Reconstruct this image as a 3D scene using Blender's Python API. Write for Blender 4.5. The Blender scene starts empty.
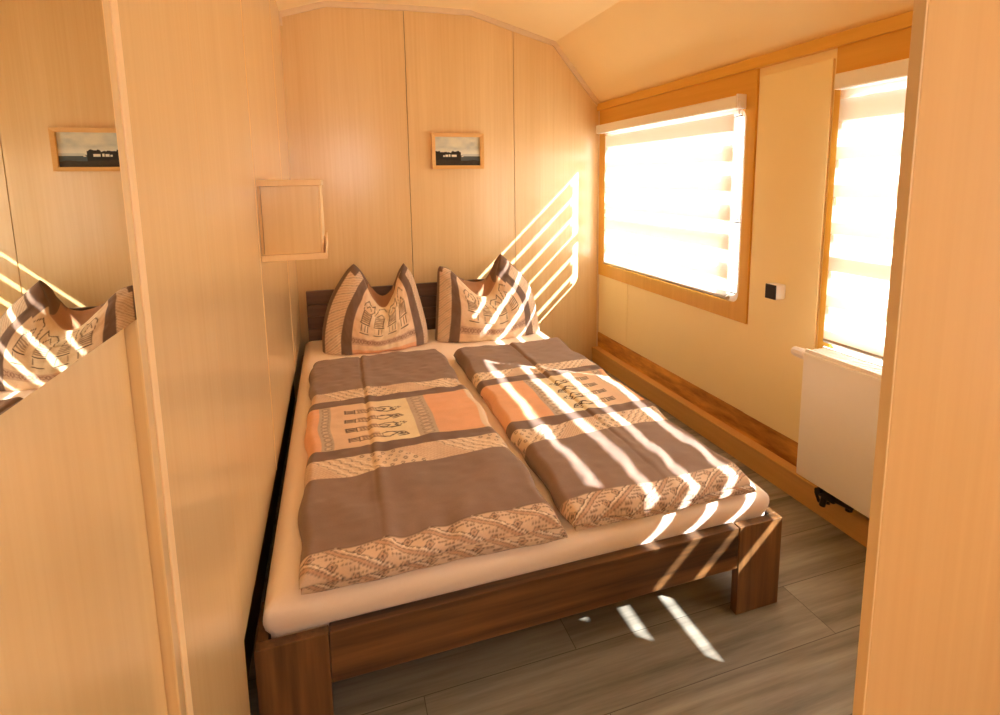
import bpy, bmesh, math, random
import numpy as np
from mathutils import Vector, Matrix

sc = bpy.context.scene
COL = sc.collection
rng = np.random.RandomState(7)
random.seed(7)

# ------------------------------------------------------------------ helpers
def srgb(r, g, b):
    f = lambda c: ((c/255)/12.92 if c/255 <= .04045 else (((c/255)+.055)/1.055)**2.4)
    return (f(r), f(g), f(b), 1.0)

def tag(o, label=None, cat=None, group=None, kind=None):
    if label: o['label'] = label
    if cat: o['category'] = cat
    if group: o['group'] = group
    if kind: o['kind'] = kind
    return o

def empty(name, loc, label, cat, group=None, kind=None):
    o = bpy.data.objects.new(name, None)
    COL.objects.link(o); o.location = loc; o.empty_display_size = .05
    return tag(o, label, cat, group, kind)

def link(name, me, mats, parent=None, loc=None, smooth=False):
    o = bpy.data.objects.new(name, me)
    COL.objects.link(o)
    for m in (mats if isinstance(mats, (list, tuple)) else [mats]): me.materials.append(m)
    if loc is not None: o.location = loc
    if parent is not None: o.parent = parent
    if smooth:
        for p in me.polygons: p.use_smooth = True
    return o

class MB:
    """collects shapes (world coordinates, minus an origin) into one mesh"""
    def __init__(s, origin=(0, 0, 0)):
        s.bm = bmesh.new(); s.o = Vector(origin)
    def box(s, x0, x1, y0, y1, z0, z1, bev=0, seg=2, mat=0):
        t = bmesh.new()
        bmesh.ops.create_cube(t, size=1)
        for v in t.verts:
            v.co = Vector(((x0+x1)/2+v.co.x*(x1-x0), (y0+y1)/2+v.co.y*(y1-y0), (z0+z1)/2+v.co.z*(z1-z0)))-s.o
        if bev:
            bmesh.ops.bevel(t, geom=t.edges[:], offset=bev, segments=seg, profile=.5, affect='EDGES')
        s._add(t, mat); return s
    def _add(s, t, mat=0):
        for f in t.faces: f.material_index = mat
        m = bpy.data.meshes.new('tmp'); t.to_mesh(m); t.free()
        s.bm.from_mesh(m); bpy.data.meshes.remove(m)
    def cyl(s, p0, p1, r, n=20, r2=None, mat=0, bev=0):
        t = bmesh.new()
        p0 = Vector(p0)-s.o; p1 = Vector(p1)-s.o; d = p1-p0
        bmesh.ops.create_cone(t, cap_ends=True, segments=n, radius1=r, radius2=r if r2 is None else r2, depth=d.length)
        if bev:
            es = [e for e in t.edges if abs(e.verts[0].co.z-e.verts[1].co.z) < 1e-6]
            bmesh.ops.bevel(t, geom=es, offset=bev, segments=2, profile=.5, affect='EDGES')
        q = d.to_track_quat('Z', 'Y').to_matrix().to_4x4()
        bmesh.ops.transform(t, matrix=Matrix.Translation((p0+p1)/2) @ q, verts=t.verts[:])
        s._add(t, mat); return s
    def tube(s, pts, r, n=10, mat=0):
        for a, b in zip(pts[:-1], pts[1:]): s.cyl(a, b, r, n, mat=mat)
        for p in pts[1:-1]:
            t = bmesh.new(); bmesh.ops.create_uvsphere(t, u_segments=n, v_segments=6, radius=r)
            bmesh.ops.translate(t, vec=Vector(p)-s.o, verts=t.verts[:]); s._add(t, mat)
        return s
    def prism_y(s, pts, y0, y1, mat=0):
        """polygon given as (x,z), extruded along y"""
        t = bmesh.new()
        a = [t.verts.new(Vector((x, y0, z))-s.o) for x, z in pts]
        b = [t.verts.new(Vector((x, y1, z))-s.o) for x, z in pts]
        t.faces.new(a); t.faces.new(b[::-1])
        for i in range(len(pts)):
            j = (i+1) % len(pts); t.faces.new((a[i], b[i], b[j], a[j]))
        bmesh.ops.recalc_face_normals(t, faces=t.faces[:])
        s._add(t, mat); return s
    def ring_x(s, outer, inner, x0, x1, mat=0):
        """plate with a hole, loops given as matching (y,z) lists, extruded along x"""
        t = bmesh.new(); n = len(outer)
        mk = lambda L, x: [t.verts.new(Vector((x, y, z))-s.o) for y, z in L]
        oa, ob, ia, ib = mk(outer, x0), mk(outer, x1), mk(inner, x0), mk(inner, x1)
        for i in range(n):
            j = (i+1) % n
            t.faces.new((oa[i], oa[j], ia[j], ia[i])); t.faces.new((ob[j], ob[i], ib[i], ib[j]))
            t.faces.new((oa[j], oa[i], ob[i], ob[j])); t.faces.new((ia[i], ia[j], ib[j], ib[i]))
        bmesh.ops.recalc_face_normals(t, faces=t.faces[:])
        s._add(t, mat); return s
    def build(s, name, mats, parent=None, loc=None, smooth=False):
        me = bpy.data.meshes.new(name); s.bm.to_mesh(me); s.bm.free()
        o = link(name, me, mats, parent, loc if loc is not None else (s.o if parent is None else (0, 0, 0)))
        if smooth:
            for p in me.polygons: p.use_smooth = True
            me.set_sharp_from_angle(angle=math.radians(40))
        return o

def round_rect(y0, y1, z0, z1, r, k=6):
    pts = []
    for cy, cz, a0 in ((y1-r, z1-r, 0), (y0+r, z1-r, 90), (y0+r, z0+r, 180), (y1-r, z0+r, 270)):
        for i in range(k+1):
            a = math.radians(a0+90*i/k); pts.append((cy+r*math.cos(a), cz+r*math.sin(a)))
    return pts
def spread_rect(pts, y0, y1, z0, z1, k=6):
    """points of a square-cornered rectangle matched to round_rect's"""
    out = []
    for q, (cy, cz) in enumerate(((y1, z1), (y0, z1), (y0, z0), (y1, z0))):
        for i in range(k+1):
            out.append((cy, cz))
    # slide the first / last copy of each corner along the edges so that no face is degenerate
    e = 1e-3
    for q in range(4):
        for i in range(k+1):
            cy, cz = out[q*(k+1)+i]; f = (i-k/2)*e
            sgn = [(0, -1, -1, 0), (-1, 0, 0, -1), (0, 1, 1, 0), (1, 0, 0, 1)][q]
            if f < 0: cy += sgn[0]*-f*1; cz += sgn[1]*-f*1
            else: cy += sgn[2]*f*1; cz += sgn[3]*f*1
            out[q*(k+1)+i] = (cy, cz)
    return out

# ------------------------------------------------------------------ materials
def new_mat(name):
    m = bpy.data.materials.new(name); m.use_nodes = True
    nt = m.node_tree; b = nt.nodes['Principled BSDF']
    return m, nt, b
def N(nt, typ, **kw):
    n = nt.nodes.new(typ)
    for k, v in kw.items(): setattr(n, k, v)
    return n
def plain(name, c, rough=.5, spec=.5, metal=0, noise=.04, nscale=40, bump=0):
    m, nt, b = new_mat(name)
    tc = N(nt, 'ShaderNodeTexCoord'); nz = N(nt, 'ShaderNodeTexNoise')
    nz.inputs['Scale'].default_value = nscale; nz.inputs['Detail'].default_value = 4
    nt.links.new(tc.outputs['Object'], nz.inputs['Vector'])
    mx = N(nt, 'ShaderNodeMix', data_type='RGBA')
    mx.inputs['A'].default_value = tuple(x*(1-noise) for x in c[:3])+(1,)
    mx.inputs['B'].default_value = tuple(min(1, x*(1+noise)) for x in c[:3])+(1,)
    nt.links.new(nz.outputs['Fac'], mx.inputs['Factor']); nt.links.new(mx.outputs['Result'], b.inputs['Base Color'])
    b.inputs['Roughness'].default_value = rough; b.inputs['Metallic'].default_value = metal
    b.inputs['Specular IOR Level'].default_value = spec
    if bump:
        bp = N(nt, 'ShaderNodeBump'); bp.inputs['Strength'].default_value = bump; bp.inputs['Distance'].default_value = .002
        nt.links.new(nz.outputs['Fac'], bp.inputs['Height']); nt.links.new(bp.outputs['Normal'], b.inputs['Normal'])
    return m
def wood(name, c_dark, c_light, axis='z', fine=60, stretch=.03, rough=.4, contrast=(.3, .7), coarse=5, spec=.5, coat=0, bands=.5):
    """grain running along the given axis, in object coordinates"""
    m, nt, b = new_mat(name)
    tc = N(nt, 'ShaderNodeTexCoord'); mp = N(nt, 'ShaderNodeMapping')
    s = [1, 1, 1]; s['xyz'.index(axis)] = stretch
    mp.inputs['Scale'].default_value = s
    nt.links.new(tc.outputs['Object'], mp.inputs['Vector'])
    n1 = N(nt, 'ShaderNodeTexNoise'); n1.inputs['Scale'].default_value = fine; n1.inputs['Detail'].default_value = 6; n1.inputs['Roughness'].default_value = .6
    n2 = N(nt, 'ShaderNodeTexNoise'); n2.inputs['Scale'].default_value = coarse; n2.inputs['Detail'].default_value = 3; n2.inputs['Distortion'].default_value = .6
    for n in (n1, n2): nt.links.new(mp.outputs['Vector'], n.inputs['Vector'])
    mm = N(nt, 'ShaderNodeMix', data_type='FLOAT'); mm.inputs['Factor'].default_value = bands
    nt.links.new(n1.outputs['Fac'], mm.inputs['A']); nt.links.new(n2.outputs['Fac'], mm.inputs['B'])
    r = N(nt, 'ShaderNodeValToRGB')
    r.color_ramp.elements[0].position = contrast[0]; r.color_ramp.elements[0].color = c_dark
    r.color_ramp.elements[1].position = contrast[1]; r.color_ramp.elements[1].color = c_light
    nt.links.new(mm.outputs['Result'], r.inputs['Fac']); nt.links.new(r.outputs['Color'], b.inputs['Base Color'])
    b.inputs['Roughness'].default_value = rough; b.inputs['Specular IOR Level'].default_value = spec
    if coat: b.inputs['Coat Weight'].default_value = coat; b.inputs['Coat Roughness'].default_value = .2
    return m
def vcol_fabric(name, rough=.85, sheen=.15):
    m, nt, b = new_mat(name)
    at = N(nt, 'ShaderNodeAttribute'); at.attribute_name = 'Print'
    tc = N(nt, 'ShaderNodeTexCoord'); nz = N(nt, 'ShaderNodeTexNoise')
    nz.inputs['Scale'].default_value = 260; nz.inputs['Detail'].default_value = 2
    nt.links.new(tc.outputs['Object'], nz.inputs['Vector'])
    hs = N(nt, 'ShaderNodeHueSaturation')
    mr = N(nt, 'ShaderNodeMapRange'); mr.inputs['To Min'].default_value = .9; mr.inputs['To Max'].default_value = 1.1
    nt.links.new(nz.outputs['Fac'], mr.inputs['Value']); nt.links.new(mr.outputs['Result'], hs.inputs['Value'])
    nt.links.new(at.outputs['Color'], hs.inputs['Color']); nt.links.new(hs.outputs['Color'], b.inputs['Base Color'])
    bp = N(nt, 'ShaderNodeBump'); bp.inputs['Strength'].default_value = .15; bp.inputs['Distance'].default_value = .001
    nt.links.new(nz.outputs['Fac'], bp.inputs['Height']); nt.links.new(bp.outputs['Normal'], b.inputs['Normal'])
    b.inputs['Roughness'].default_value = rough; b.inputs['Sheen Weight'].default_value = sheen
    b.inputs['Specular IOR Level'].default_value = .3
    return m

M = {}
M['beech'] = wood('beech_laminate', srgb(216, 180, 124), srgb(238, 211, 160), 'z', fine=70, stretch=.02, rough=.3, contrast=(.2, .8), coarse=7, bands=.45, coat=.9)
M['beech_edge'] = wood('beech_edge', srgb(238, 206, 156), srgb(246, 220, 176), 'z', fine=90, stretch=.02, rough=.4)
M['honey'] = wood('honey_wood', srgb(212, 158, 52), srgb(234, 186, 82), 'y', fine=50, stretch=.03, rough=.38, contrast=(.25, .75))
M['honey_v'] = wood('honey_wood_upright', srgb(212, 158, 52), srgb(234, 186, 82), 'z', fine=50, stretch=.03, rough=.38, contrast=(.25, .75))
M['redwood'] = wood('dark_stained_board', srgb(150, 92, 26), srgb(236, 178, 84), 'y', fine=22, stretch=.22, rough=.4, contrast=(.38, .62), coarse=11)
M['box_wood'] = wood('ledge_wood', srgb(212, 164, 90), srgb(234, 190, 118), 'y', fine=50, stretch=.03, rough=.4)
M['paint'] = plain('peach_paint', srgb(253, 236, 184), rough=.5, noise=.02, nscale=8)
M['ceil'] = plain('ceiling_paint', srgb(251, 230, 180), rough=.6, noise=.02, nscale=5)
M['trim'] = plain('putty_trim', srgb(228, 208, 178), rough=.5, noise=.05, nscale=30)
M['white'] = plain('white_lacquer', srgb(250, 248, 243), rough=.35, noise=.01)
M['white_plastic'] = plain('white_plastic', srgb(238, 232, 226), rough=.4, noise=.01)
M['black'] = plain('black_plastic', srgb(30, 22, 18), rough=.35, noise=.1)
M['rubber'] = plain('grey_gasket', srgb(70, 62, 56), rough=.7)
M['dark'] = plain('dark_backing_and_shade', srgb(60, 42, 28), rough=.8)
M['alu'] = plain('brushed_metal', srgb(190, 186, 180), rough=.3, metal=1)
M['sheet'] = plain('fitted_sheet', srgb(252, 238, 226), rough=.85, noise=.02, nscale=120, spec=.2, bump=.1)
M['walnut_x'] = wood('walnut_along_x', srgb(42, 26, 13), srgb(142, 100, 58), 'x', fine=34, stretch=.05, rough=.42, contrast=(.36, .66), coarse=14, bands=.55)
M['walnut_z'] = wood('walnut_upright', srgb(42, 26, 13), srgb(142, 100, 58), 'z', fine=34, stretch=.05, rough=.42, contrast=(.36, .66), coarse=14, bands=.55)
M['walnut_y'] = wood('walnut_along_y', srgb(42, 26, 13), srgb(142, 100, 58), 'y', fine=34, stretch=.05, rough=.42, contrast=(.36, .66), coarse=14, bands=.55)
M['headwood'] = wood('walnut_painted_gloss', srgb(84, 62, 50), srgb(132, 104, 88), 'x', fine=34, stretch=.05, rough=.4, contrast=(.28, .72), coarse=14)  # same walnut as the bed, its gloss painted in as a greyer tone
M['duvet'] = vcol_fabric('printed_cotton')
M['print'] = vcol_fabric('printed_picture', rough=.35, sheen=0)

def floor_mat():
    m, nt, b = new_mat('oak_vinyl_planks')
    tc = N(nt, 'ShaderNodeTexCoord')
    br = N(nt, 'ShaderNodeTexBrick'); br.offset = .37; br.inputs['Scale'].default_value = 1
    br.inputs['Brick Width'].default_value = 1.15; br.inputs['Row Height'].default_value = .19
    br.inputs['Mortar Size'].default_value = .0012; br.inputs['Mortar Smooth'].default_value = .2
    br.inputs['Color1'].default_value = (0, 0, 0, 1); br.inputs['Color2'].default_value = (1, 1, 1, 1); br.inputs['Mortar'].default_value = (.5, .5, .5, 1)
    mp0 = N(nt, 'ShaderNodeMapping'); mp0.inputs['Location'].default_value = (.35, .07, 0)
    nt.links.new(tc.outputs['Object'], mp0.inputs['Vector']); nt.links.new(mp0.outputs['Vector'], br.inputs['Vector'])
    mp = N(nt, 'ShaderNodeMapping'); mp.inputs['Scale'].default_value = (.07, 1, 1)
    ad = N(nt, 'ShaderNodeVectorMath', operation='MULTIPLY_ADD'); ad.inputs[1].default_value = (3, 3, 3)
    nt.links.new(tc.outputs['Object'], ad.inputs[2]); nt.links.new(br.outputs['Color'], ad.inputs[0])
    nt.links.new(ad.outputs['Vector'], mp.inputs['Vector'])
    n1 = N(nt, 'ShaderNodeTexNoise'); n1.inputs['Scale'].default_value = 34; n1.inputs['Detail'].default_value = 8; n1.inputs['Roughness'].default_value = .65
    n2 = N(nt, 'ShaderNodeTexNoise'); n2.inputs['Scale'].default_value = 9; n2.inputs['Detail'].default_value = 4; n2.inputs['Distortion'].default_value = 1.2
    for n in (n1, n2): nt.links.new(mp.outputs['Vector'], n.inputs['Vector'])
    mm = N(nt, 'ShaderNodeMix', data_type='FLOAT'); mm.inputs['Factor'].default_value = .5
    nt.links.new(n1.outputs['Fac'], mm.inputs['A']); nt.links.new(n2.outputs['Fac'], mm.inputs['B'])
    r = N(nt, 'ShaderNodeValToRGB')
    r.color_ramp.elements[0].position = .3; r.color_ramp.elements[0].color = srgb(92, 88, 79)
    r.color_ramp.elements[1].position = .7; r.color_ramp.elements[1].color = srgb(176, 171, 157)
    nt.links.new(mm.outputs['Result'], r.inputs['Fac'])
    pv = N(nt, 'ShaderNodeMapRange'); pv.inputs['To Min'].default_value = .9; pv.inputs['To Max'].default_value = 1.08
    nt.links.new(br.outputs['Color'], pv.inputs['Value'])
    hs = N(nt, 'ShaderNodeHueSaturation'); nt.links.new(pv.outputs['Result'], hs.inputs['Value']); nt.links.new(r.outputs['Color'], hs.inputs['Color'])
    mo = N(nt, 'ShaderNodeMix', data_type='RGBA'); mo.inputs['B'].default_value = srgb(84, 79, 70)
    nt.links.new(br.outputs['Fac'], mo.inputs['Factor']); nt.links.new(hs.outputs['Color'], mo.inputs['A'])
    nt.links.new(mo.outputs['Result'], b.inputs['Base Color'])
    b.inputs['Roughness'].default_value = .42
    bp = N(nt, 'ShaderNodeBump'); bp.inputs['Strength'].default_value = .12; bp.inputs['Distance'].default_value = .002
    nt.links.new(mm.outputs['Result'], bp.inputs['Height']); nt.links.new(bp.outputs['Normal'], b.inputs['Normal'])
    return m
M['floor'] = floor_mat()

def glass_mat():
    m, nt, b = new_mat('window_glass'); nt.nodes.remove(b)
    t = N(nt, 'ShaderNodeBsdfTransparent'); g = N(nt, 'ShaderNodeBsdfGlossy'); g.inputs['Roughness'].default_value = .02
    mx = N(nt, 'ShaderNodeMixShader'); mx.inputs['Fac'].default_value = .05
    nt.links.new(t.outputs[0], mx.inputs[1]); nt.links.new(g.outputs[0], mx.inputs[2])
    nt.links.new(mx.outputs[0], nt.nodes['Material Output'].inputs['Surface'])
    return m
M['glass'] = glass_mat()
def blind_mat(name, c, transp, trans):
    m, nt, b = new_mat(name); nt.nodes.remove(b)
    tc = N(nt, 'ShaderNodeTexCoord'); nz = N(nt, 'ShaderNodeTexNoise'); nz.inputs['Scale'].default_value = 300
    nt.links.new(tc.outputs['Object'], nz.inputs['Vector'])
    mr = N(nt, 'ShaderNodeMix', data_type='RGBA'); mr.inputs['A'].default_value = tuple(x*.95 for x in c[:3])+(1,); mr.inputs['B'].default_value = c
    nt.links.new(nz.outputs['Fac'], mr.inputs['Factor'])
    d = N(nt, 'ShaderNodeBsdfDiffuse'); tl = N(nt, 'ShaderNodeBsdfTranslucent'); tp = N(nt, 'ShaderNodeBsdfTransparent')
    for q in (d, tl): nt.links.new(mr.outputs['Result'], q.inputs['Color'])
    a = N(nt, 'ShaderNodeMixShader'); a.inputs['Fac'].default_value = trans
    nt.links.new(d.outputs[0], a.inputs[1]); nt.links.new(tl.outputs[0], a.inputs[2])
    c2 = N(nt, 'ShaderNodeMixShader'); c2.inputs['Fac'].default_value = transp
    nt.links.new(a.outputs[0], c2.inputs[1]); nt.links.new(tp.outputs[0], c2.inputs[2])
    nt.links.new(c2.outputs[0], nt.nodes['Material Output'].inputs['Surface'])
    return m
M['blind_solid'] = blind_mat('woven_blind_band', srgb(244, 238, 226), 0.0, .30)
M['blind_sheer'] = blind_mat('sheer_blind_band', srgb(252, 248, 240), .72, .6)
def mirror_mat():
    m, nt, b = new_mat('mirror_silver')
    b.inputs['Base Color'].default_value = (.74, .73, .66, 1); b.inputs['Metallic'].default_value = 1; b.inputs['Roughness'].default_value = .004
    return m
M['mirror'] = mirror_mat()

# ------------------------------------------------------------------ the room
XR = 1.997          # right wall face
YR = -4.75          # rear wall face, behind the camera
PROF = [(0.0, 2.244), (.246, 2.319), (.7, 2.334), (1.094, 2.337), (1.661, 2.188), (1.992, 1.805)]

o = MB().box(-.35, XR+.35, YR-.3, .3, -.08, 0).build('floor', M['floor']); tag(o, kind='structure')

b = MB()
for x0, x1 in ((-.12, .6845), (.6875, 1.3705), (1.3735, XR+.12)):
    b.box(x0, x1, 0, .02, 0, 2.42, bev=.0012, seg=1)
b.box(-.12, XR+.12, .02, .1, 0, 2.42, mat=1)
o = b.build('wall_back', [M['beech'], M['dark']]); tag(o, kind='structure')

# left wall: laminate panels cut off above the floor along the bed, leaving a strip of painted shade
b = MB()
b.box(-.02, 0, -1.5685, 0, .37, 2.35, bev=.001, seg=1)
b.box(-.02, 0, -2.27, -1.5715, .37, 2.35, bev=.001, seg=1)
b.box(-.02, 0, -2.678, -2.27, 0, 2.35)
b.box(-.02, .006, YR, -2.725, 0, 2.35, bev=.001, seg=1)
b.box(-.02, .0180, -2.7235, -2.7025, 0, 2.35, bev=.002, seg=2)
b.box(-.02, .0185, -2.7000, -2.679, 0, 2.35, bev=.002, seg=2, mat=2)
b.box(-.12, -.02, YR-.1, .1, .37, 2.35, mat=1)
b.box(-.12, -.06, YR-.1, .1, 0, .37, mat=1)  # set back and coloured dark to widen the shadow beside the bed
b.box(-.02, .0015, -1.577, -1.563, .37, 2.35, bev=.0007, seg=1)
b.box(-.02, .0015, -.612, -.600, .37, 2.35, bev=.0007, seg=1)
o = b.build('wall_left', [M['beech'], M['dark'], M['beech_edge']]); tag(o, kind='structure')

# right wall with two window openings
W1 = (-1.385, -.115, .716, 1.60)
W2 = (-3.25, -1.868, .64, 1.60)
b = MB()
XO = XR+.10
b.box(XR, XO, YR-.1, .1, 0, .64)
b.box(XR, XO, W1[0], .1, .64, W1[2]); b.box(XR, XO, W1[1], .1, W1[2], 1.60)
b.box(XR, XO, W2[1], W1[0], .64, 1.60)
b.box(XR, XO, YR-.1, W2[0], .64, 1.60)
b.box(XR, XO, YR-.1, .1, 1.60, 2.3)
b.box(XR-.010, XR, -1.806, -1.452, .213, 1.722, bev=.002)        # pier panel between the windows
b.box(XR-.006, XR, -.398, -.002, .213, .632, bev=.0015)          # panels below the far window
b.box(XR-.006, XR, -1.4505, -.402, .213, .632, bev=.0015)
o = b.build('wall_right', M['paint']); tag(o, kind='structure')

# rear wall with its own window, behind the camera
W3 = (.16, .98, 1.14, 1.96)
b = MB()
b.box(-.12, W3[0], YR-.1, YR, 0, 2.42); b.box(W3[1], XR+.12, YR-.1, YR, 0, 2.42)
b.box(W3[0], W3[1], YR-.1, YR, 0, W3[2]); b.box(W3[0], W3[1], YR-.1, YR, W3[3], 2.42)
o = b.build('wall_rear', M['beech']); tag(o, kind='structure')
w = MB()
for (x0, x1, z0, z1) in ((W3[0], W3[0]+.04, W3[2], W3[3]), (W3[1]-.04, W3[1], W3[2], W3[3]), (W3[0], W3[1], W3[2], W3[2]+.04), (W3[0], W3[1], W3[3]-.04, W3[3])):
    w.box(x0, x1, YR-.08, YR-.02, z0, z1)
o = w.build('window_3', M['honey']); tag(o, kind='structure')
MB().box(W3[0]+.04, W3[1]-.04, YR-.052, YR-.048, W3[2]+.04, W3[3]-.04).build('window_glass', M['glass'], o)

# partition whose narrow edge faces the bed compartment
b = MB()
b.box(.6945, XR, -3.0345, -3.0233, 0, 2.40, bev=.001, seg=1)
b.box(.6925, .6944, -3.0345, -3.0233, 0, 2.40, bev=.0008, seg=2, mat=1)
o = b.build('wall_partition', wood('beech_partition', srgb(216, 172, 116), srgb(234, 198, 144), 'z', fine=60, stretch=.02, rough=.4, contrast=(.2, .8), coarse=6)); o.data.materials.append(M['beech_edge']); tag(o, kind='structure')

# faceted ceiling
up_ = [(x+.0, z+.09) for x, z in PROF]
poly = [(-.12, 2.244-.04)] + PROF + [(XR+.12, 1.77), (XR+.12, 2.5), (-.12, 2.5)]
o = MB().prism_y([(-.12, 2.20), (0, 2.244)]+PROF[1:]+[(XR+.01, 1.80), (XR+.12, 1.80), (XR+.12, 2.55), (-.12, 2.55)], YR-.1, .1).build('ceiling', M['ceil'])
tag(o, kind='structure')

# putty-coloured edge trim where the back wall meets the ceiling and the corner
def offset_prof(d):
    out = []
    for i, (x, z) in enumerate(PROF):
        n = Vector((0, 0))
        for a, c in ((i-1, i), (i, i+1)):
            if a >= 0 and c < len(PROF):
                t = Vector(PROF[c])-Vector(PROF[a]); n += Vector((t.y, -t.x)).normalized()
        n.normalize(); out.append((x+n.x*d, z+n.y*d))
    return out
inn = offset_prof(.030)
o = MB().prism_y([(x, z+.004) for x, z in PROF]+inn[::-1], -.014, .004).box(0, .012, -.016, .004, 2.17, 2.26).build('trim_1', M['trim']); tag(o, kind='structure')
o = MB().box(XR-.014, XR, -.014, .004, 0.10, 1.80).build('trim_2', M['trim']); tag(o, kind='structure')
# crown moulding and dark board low on the right wall
o = MB().box(XR-.03, XR+.01, -3.02, -.001, 1.757, 1.803, bev=.004).build('trim_3', M['honey']); tag(o, kind='structure')
b = MB().box(XR-.010, XR, -1.782, -.014, .108, .212, bev=.001).box(XR-.010, XR, -3.02, -1.786, .108, .212, bev=.001)
o = b.build('baseboard_right', M['redwood']); tag(o, kind='structure')

# ledge boxing along the foot of the right wall
ROOT = empty('pipe_boxing', (1.97, -1.5, 0), 'long low wooden ledge running along the floor under the right wall', 'ledge')
def kid(mb, name, mat, root, smooth=False, label=None):
    """mb built with origin = root location"""
    o = mb.build(name, mat, root, smooth=smooth)
    if label: o['label'] = label
    return o
kid(MB(ROOT.location).box(1.944, 1.956, -3.02, -.015, 0, .094), 'front_board', M['box_wood'], ROOT)
kid(MB(ROOT.location).box(1.938, XR-.0005, -3.02, -.015, .094, .108, bev=.003), 'top_board', M['box_wood'], ROOT)

# windows
def window(name, W, outer, rail):
    y0, y1, z0, z1 = W
    r = .045
    inner = round_rect(y0, y1, z0, z1, r)
    out = spread_rect(inner, *outer)
    f = MB().ring_x(out, inner, XR-.012, XR).build(name, M['honey_v']); tag(f, kind='structure')
    # header board
    MB().box(XR-.013, XR, outer[0]+.001, outer[1]-.001, 1.645, 1.757).build('header_board', M['honey'], f)
    inner2 = round_rect(y0+.002, y1-.002, z0+.002, z1-.002, r-.002); inner3 = round_rect(y0+.02, y1-.02, z0+.03, z1-.02, r-.012)
    s = MB().ring_x(inner2, inner3, XR-.004, XR+.075)
    s.box(XR+.035, XR+.07, y0+.015, y1-.015, rail-.016, rail+.016, bev=.003)
    s.build('sash', M['white_plastic'], f)
    g = MB().ring_x(round_rect(y0+.019, y1-.019, z0+.029, z1-.019, r-.012), round_rect(y0+.026, y1-.026, z0+.036, z1-.026, r-.018), XR+.028, XR+.036)
    g.box(XR+.03, XR+.034, y0+.02, y1-.02, rail-.026, rail-.019)
    g.build('gasket', M['rubber'], f)
    MB().box(XR+.05, XR+.054, y0+.015, y1-.015, z0+.02, z1-.015).build('window_glass', M['glass'], f)
    return f
window('window_1', W1, (-1.44, -.014, .634, 1.70), 1.11)
window('window_2', W2, (-3.28, -1.822, .60, 1.70), 1.062)

# ------------------------------------------------------------------ zebra roller blinds
def blind(loc, ya, yb, zbot, fa, fb, gap0, label, cap=True):
    """ya..yb cassette, fa..fb fabric (far..near, y decreasing)"""
    R = empty('roller_blind', loc, label, 'blind', 'white day and night blinds in the windows')
    L = R.location
    kid(MB(L).box(1.936, XR-.0135, yb+.012, ya, 1.600, 1.655, bev=.006, seg=3), 'cassette', M['white'], R)
    c = MB(L)
    c.box(1.932, XR-.0135, yb, yb+.011, 1.596, 1.660, bev=.004, seg=3).cyl((1.958, yb+.001, 1.618), (1.958, yb-.006, 1.618), .016, 24)
    kid(c, 'end_cap', M['white_plastic'], R)
    P = .135
    for nm, x, s0, s1 in (('front_fabric', 1.955, -.016, .044), ('rear_fabric', 1.972, -.030, .030)):
        zs = [zbot]; mats = []
        k0 = gap0 - 4*P
        segs = []
        for k in range(14):
            a, d = k0+k*P+s0, k0+k*P+s1
            segs.append((a, d))
        z = zbot; cuts = []
        for a, d in segs:
            if d <= zbot or a >= 1.61: continue
            a_, d_ = max(a, zbot), min(d, 1.61)
            if a_ > z: cuts.append((z, a_, 0))
            cuts.append((a_, d_, 1)); z = d_
        if z < 1.61: cuts.append((z, 1.61, 0))
        bm = bmesh.new()
        for (z0, z1, mt) in cuts:
            n = 12
            vs = [[bm.verts.new(Vector((x+.0006*math.sin(i*1.3+z0*9), fa+(fb-fa)*i/n, zz))-L) for i in range(n+1)] for zz in (z0, z1)]
            for i in range(n):
                f = bm.faces.new((vs[0][i], vs[0][i+1], vs[1][i+1], vs[1][i])); f.material_index = mt
        bmesh.ops.remove_doubles(bm, verts=bm.verts[:], dist=1e-5)
        me = bpy.data.meshes.new(nm); bm.to_mesh(me); bm.free()
        link(nm, me, [M['blind_solid'], M['blind_sheer']], R)
    kid(MB(L).cyl((1.963, fa, zbot-.004), (1.963, fb, zbot-.004), .010, 16), 'bottom_bar', M['alu'], R, smooth=True)
    # bead chain beside the fabric
    ch = MB(L)
    z = 1.59
    for sx in (1.950, 1.966):
        ch.cyl((sx, yb+.004, 1.6), (sx, yb+.004, .95), .0013, 6)
    kid(ch, 'bead_chain', M['white_plastic'], R)
    return R
blind((1.965, -.73, 1.63), -.050, -1.385, .742, -.150, -1.345, .650, 'white striped roller blind over the far window beside the bed')
blind((1.965, -2.43, 1.63), -1.858, -3.0195, .690, -1.872, -3.012, .772, 'white striped roller blind over the near window above the radiator')

# ------------------------------------------------------------------ bed
BX0, BX1, BF = .004, 1.457, -2.206
BED = empty('bed_frame', ((BX0+BX1)/2, -1.12, 0), 'low walnut-brown wooden double bed frame with headboard against the back wall', 'bed')
L = BED.location
def bed_part(mb, name, mat, label=None): return kid(mb, name, mat, BED, label=label)
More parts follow.
